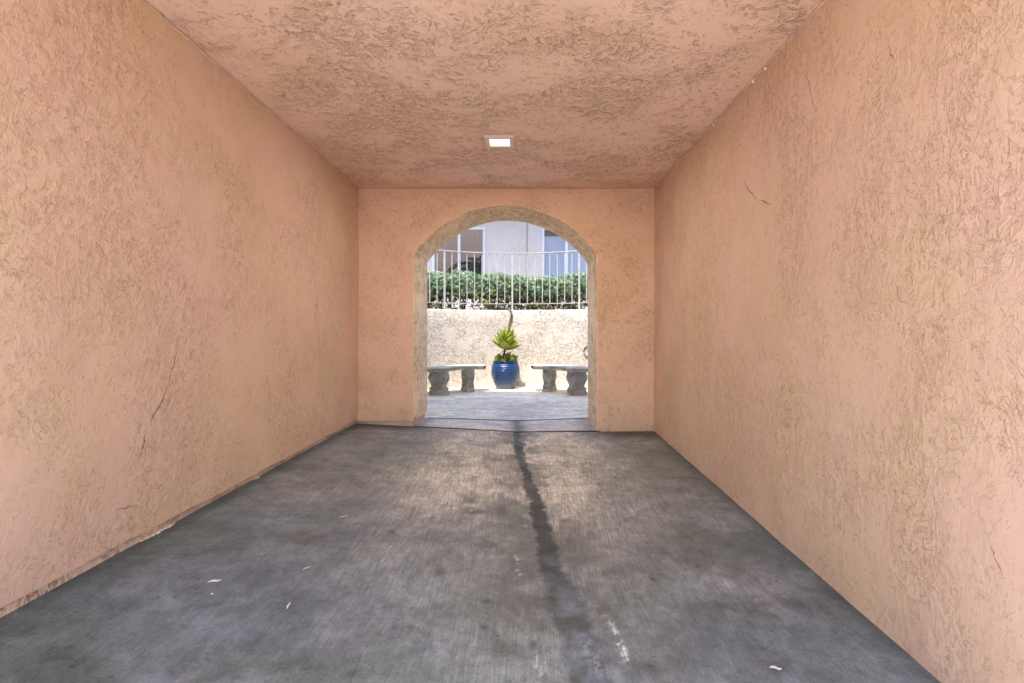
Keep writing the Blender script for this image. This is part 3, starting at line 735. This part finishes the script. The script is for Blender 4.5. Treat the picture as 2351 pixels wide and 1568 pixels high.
for k in range(5): b.tube([AP(sx1-.01, PY-.02, .73), AP(sx1-.035-.012*k, PY-.05+.02*k, .715-.01*k), AP(sx1-.04-.01*k, PY-.05+.025*k, .69)], [.007, .006, .002], 5)
b.build('stem', M['bark'], ag, True)
b = MB(); rosette(b, AP(sx1+.005, PY-.02, .735), 27, .44, .088, (.10, -.10, 1), rnd, 6, 86); b.build('leaves', M['agave'], ag, True)
b = MB()
for (x, y, z, L_, n_) in ((.06, -.03, .50, .20, 14), (-.11, .05, .50, .16, 12), (.15, -.02, .50, .14, 11), (.02, .12, .50, .18, 12), (-.15, -.03, .495, .12, 9), (.10, -.12, .495, .13, 10), (.0, -.13, .49, .10, 8), (.17, .08, .5, .12, 9)):
    rosette(b, AP(PX+x, PY+y, z), n_, L_, .026, (x*1.2, y, 1), rnd, 22, 80)
b.build('offsets', M['agave'], ag, True)
# ------------------------------------------------------------------ dark stem over the wall, cable loop
def on_wall(xd, yd, off=.02, R_=None):
    """point of the inner wall face seen at a place of the 2350 px view"""
    k = (xd-1200)/1175; y = 10.0
    for _ in range(20):
        x = k*y; y = CY+math.sqrt(max(0, (RW-off)**2-(x-CX)**2))
    return (k*y, y, 1.06+(763-yd)*y/1175)
pts = [on_wall(1158, 711, -.06), on_wall(1165, 709.5, -.01), on_wall(1172, 711, .015), on_wall(1173.5, 716, .03), on_wall(1174, 724, .03), on_wall(1171, 736, .03), on_wall(1168, 748, .03), on_wall(1165.5, 757, .035), on_wall(1164.5, 775, .04)]
b = MB(); b.tube(pts, [.007, .012, .013, .019, .021, .015, .013, .012, .009], 8)
tag(b.build('dry_stem', M['dark_stem'], None, True), 'dark crooked dry stem hanging over the curved wall above the agave', 'branch')
pts = [on_wall(1339.5+14*(1-math.cos(a))*1.0+ (0), 807-13.5*math.sin(a), .012) for a in [R(q) for q in range(95, -96, -10)]]
pts = [on_wall(1362, 781, .01), on_wall(1356, 788, .02)]+pts+[on_wall(1362, 825, .02), on_wall(1370, 818, .01)]
b = MB(); b.tube(pts, .007, 6); tag(b.build('cable_loop', M['black'], None, True), 'thin black cable loop on the curved wall above the right bench', 'cable')
# ------------------------------------------------------------------ hedge shrubs
M['leaf_a'] = leafmat('hedge_leaf', (.17, .27, .17), (.31, .43, .30), .22, .30)
M['leaf_b'] = leafmat('hedge_leaf_dark', (.08, .14, .06), (.15, .22, .09), .2, .5)
M['leaf_c'] = leafmat('hedge_leaf_yellow', (.25, .26, .05), (.36, .34, .09), .3, .5)
M['leaf_d'] = leafmat('hedge_leaf_dead', (.16, .06, .03), (.24, .11, .05), .15, .7)
def shrub(label, cx, cy, rx, ry, z0, z1, seed, n=620, gap=0.0, pale=False):
    rnd = random.Random(seed); o = empty('hedge_shrub', (cx, cy, z0)); tag(o, label, 'shrub', 'hedge shrubs behind the curved railing')
    V = []; F = []; MI = []
    H = z1-z0
    lobes = [(rnd.uniform(-.6, .6)*rx, rnd.uniform(-.4, .4)*ry, rnd.uniform(.42, .80)*H, rnd.uniform(.20, .30)) for _ in range(9)]
    tips = []
    while len(tips) < n:
        u = rnd.random()
        if u < .50:
            lx, ly, lz, lr = rnd.choice(lobes); a = rnd.uniform(0, 6.283); ct = rnd.uniform(-.5, 1); st = math.sqrt(1-ct*ct); rr = lr*rnd.uniform(.78, 1.02)
            p = Vector((lx+rr*st*math.cos(a), ly+rr*st*math.sin(a), lz+rr*ct*.8))
            d = Vector((st*math.cos(a), st*math.sin(a), ct+.5))
        else:
            a = rnd.uniform(0, 6.283); zz = rnd.uniform(.02, .98); rr = math.sqrt(max(0, 1-((zz-.5)/.52)**4))*rnd.uniform(.35, 1.0)
            p = Vector((rx*rr*math.cos(a), ry*rr*math.sin(a), zz*H)); d = Vector((math.cos(a), math.sin(a), .5+zz))
            if zz < .40 and rnd.random() < gap: continue
        if p.z > H*1.02 or p.z < 0.02: continue
        tips.append((p, d.normalized()))
    for p, d in tips:
        h = p.z/H; inner = 1-min(1, math.hypot(p.x/rx, p.y/ry))
        r_ = rnd.random()
        if h < .42: mi = 1 if r_ < .42 else (2 if r_ < .62 else (3 if r_ < .88 else 0))
        else: mi = 0 if r_ < .80 else (1 if r_ < .96 else 2)
        if pale: mi = 2 if r_ < .4 else 0
        q = Vector((0, 0, 1)).rotation_difference(d); m = rnd.randint(7, 10); L_ = rnd.uniform(.035, .060); a0 = rnd.uniform(0, 6.28)
        for k in range(m):
            a = a0+k*2.4; e = R(rnd.uniform(5, 65)); w = L_*.17
            dd = q@Vector((math.cos(a)*math.cos(e), math.sin(a)*math.cos(e), math.sin(e))); ss = q@Vector((-math.sin(a), math.cos(a), 0))
            nn = dd.cross(ss)*(L_*.06); b0 = len(V); pb = p-d*.02*rnd.random()
            V.extend([tuple(pb), tuple(pb+dd*L_*.55+ss*w+nn), tuple(pb+dd*L_), tuple(pb+dd*L_*.55-ss*w+nn)])
            F.append((b0, b0+1, b0+2, b0+3)); MI.append(mi)
    fo = mesh('foliage', V, F, M['leaf_a'], o)
    for k in ('leaf_b', 'leaf_c', 'leaf_d'): fo.data.materials.append(M[k])
    fo.data.polygons.foreach_set('material_index', MI); fo.data.update()
    b = MB()
    for k in range(5):
        a = rnd.uniform(0, 6.28); x1 = math.cos(a)*rx*.6; y1 = math.sin(a)*ry*.6
        pts = [(math.cos(a)*.03, math.sin(a)*.03, -.03), (x1*.3, y1*.3, H*.25), (x1*.7+rnd.uniform(-.04, .04), y1*.7, H*.5), (x1, y1, H*.82)]
        b.tube(pts, [.016, .012, .008, .003], 6)
    for (p, d) in tips[::4]: b.tube([tuple(p*.55+Vector((0, 0, .1*H))), tuple(p)], [.004, .002], 3, False)
    b.build('stem', M['bark'], o)
    return o
def Hy(cx, r=3.32): return CY+math.sqrt(r*r-(cx-CX)**2)
def HZ(yd, y): return 1.06+(763-yd)*y/1175
SH = [(-2.42, .42, 625, 'hedge shrub at the far left, mostly behind the arch edge', .0), (-1.80, .40, 622, 'rounded hedge shrub at the left end of the railing, in front of the left window', .0),
      (-1.24, .38, 621, 'hedge shrub under the palm reflection, with a bare gap low at its right', .55), (-.60, .42, 626, 'hedge shrub left of the middle railing post, with reddish dead leaves low down', .0),
      (-.08, .30, 634, 'lower hedge shrub right behind the middle railing post', .2), (.42, .40, 634, 'hedge shrub under the left edge of the right window', .1),
      (1.02, .42, 628, 'dense hedge shrub under the right window with brown leaves at its foot', .05), (1.95, .42, 625, 'hedge shrub at the far right, mostly behind the arch edge', .0)]
for i, (x, rx, yd, lab, gp) in enumerate(SH):
    y = Hy(x); shrub(lab, x, y, rx, .36, 1.42, HZ(yd, y), 40+i, n=1650 if gp < .3 else 1150, gap=gp)
y = Hy(1.45, 3.15); shrub('pale loose sprig shrub rising beside the right arch edge', 1.50, y, .2, .25, 1.42, HZ(612, y), 77, n=110, pale=True)
# ------------------------------------------------------------------ palm in the courtyard (seen mirrored in the far left window)
pm = tag(empty('palm', (-1.66, 6.85, 0)), 'slender palm mirrored in the left window of the far building', 'palm tree')
b = MB(); rnd = random.Random(9)
b.tube([(.0+.02*math.sin(k), 0, -.02+.272*k) for k in range(14)], [.055-.0015*k+.004*(k % 2) for k in range(14)], 10); b.build('trunk', M['bark'], pm, True)
M['palm_leaf'] = leafmat('palm_leaf', (.02, .05, .02), (.04, .08, .03), .1, .4)
b = MB()
for k in range(20):
    az = k*2.39996; e = R(rnd.uniform(0, 70)); L_ = rnd.uniform(1.0, 1.3); d = Vector((math.cos(az), math.sin(az), 0)); s = Vector((-math.sin(az), math.cos(az), 0))
    p = Vector((0, 0, 3.5)); pts = []
    for i in range(22):
        pts.append(p.copy()); tan = d*math.cos(e)+Vector((0, 0, math.sin(e))); p = p+tan*(L_/21); e -= R(4.2)
        if i > 3:
            for sg in (-1, 1):
                ll = .50*math.sin(min(1, (i-2)/6)*math.pi/2)*(1-.55*i/21); dr = (s*sg*.7+tan*.75+Vector((0, 0, -.12))).normalized(); w = .026
                q = p+dr*ll*.5; en = p+dr*ll+Vector((0, 0, -.04)); b.add([p, q+tan*w, en, q-tan*w], [(0, 1, 2, 3)])
    b.tube(pts, [.022*(1-i/24) for i in range(22)], 5)
b.build('fronds', M['palm_leaf'], pm)
# ------------------------------------------------------------------ litter on the passage floor
LT = [(492, 1336, .024, 'largest white paper scrap on the floor near the left wall'), (662, 1392, .020, 'thin upright white scrap on the floor, left foreground'), (704, 1306, .016, 'slanting white splinter on the floor behind the thin scrap'),
      (790, 1187, .022, 'white splinter lying farthest up the passage floor on the left'), (486, 1366, .008, 'tiny white chip just in front of the largest paper scrap'), (2340-2350+1790, 1536, .018, 'small pale scrap on the dark floor, right foreground')]
for i, (xd, yd, s, lab) in enumerate(LT):
    X, Y = world(xd, yd); z = float(zfloor(X, Y)); r2 = random.Random(i+2)
    th = [R(15), R(100), R(50), R(45), R(0), R(-20)][i]; w = s*(.22 if i in (1, 2, 3) else .5)*.75
    o = empty  # each scrap is a small curled sheet
    vs = []
    for k in range(5):
        u = -s+2*s*k/4; ww = w*(1-.55*abs(u/s)**2)
        for v_ in (-ww, ww): vs.append((u, v_+.03*s*math.sin(k), .003+.004*abs(math.sin(k*1.1))))
    vs += [(a, b_, c_-.0012) for a, b_, c_ in vs]
    fs = [(2*k, 2*k+1, 2*k+3, 2*k+2) for k in range(4)]+[(10+2*k, 12+2*k, 13+2*k, 11+2*k) for k in range(4)]+[(2*k, 2*k+2, 12+2*k, 10+2*k) for k in range(4)]+[(2*k+1, 11+2*k, 13+2*k, 2*k+3) for k in range(4)]
    m = mesh('paper_scrap', vs, fs, M['paper']); m.location = (X, Y, z); m.rotation_euler = (0, 0, th)
    tag(m, lab, 'litter', 'white scraps of litter on the passage floor')
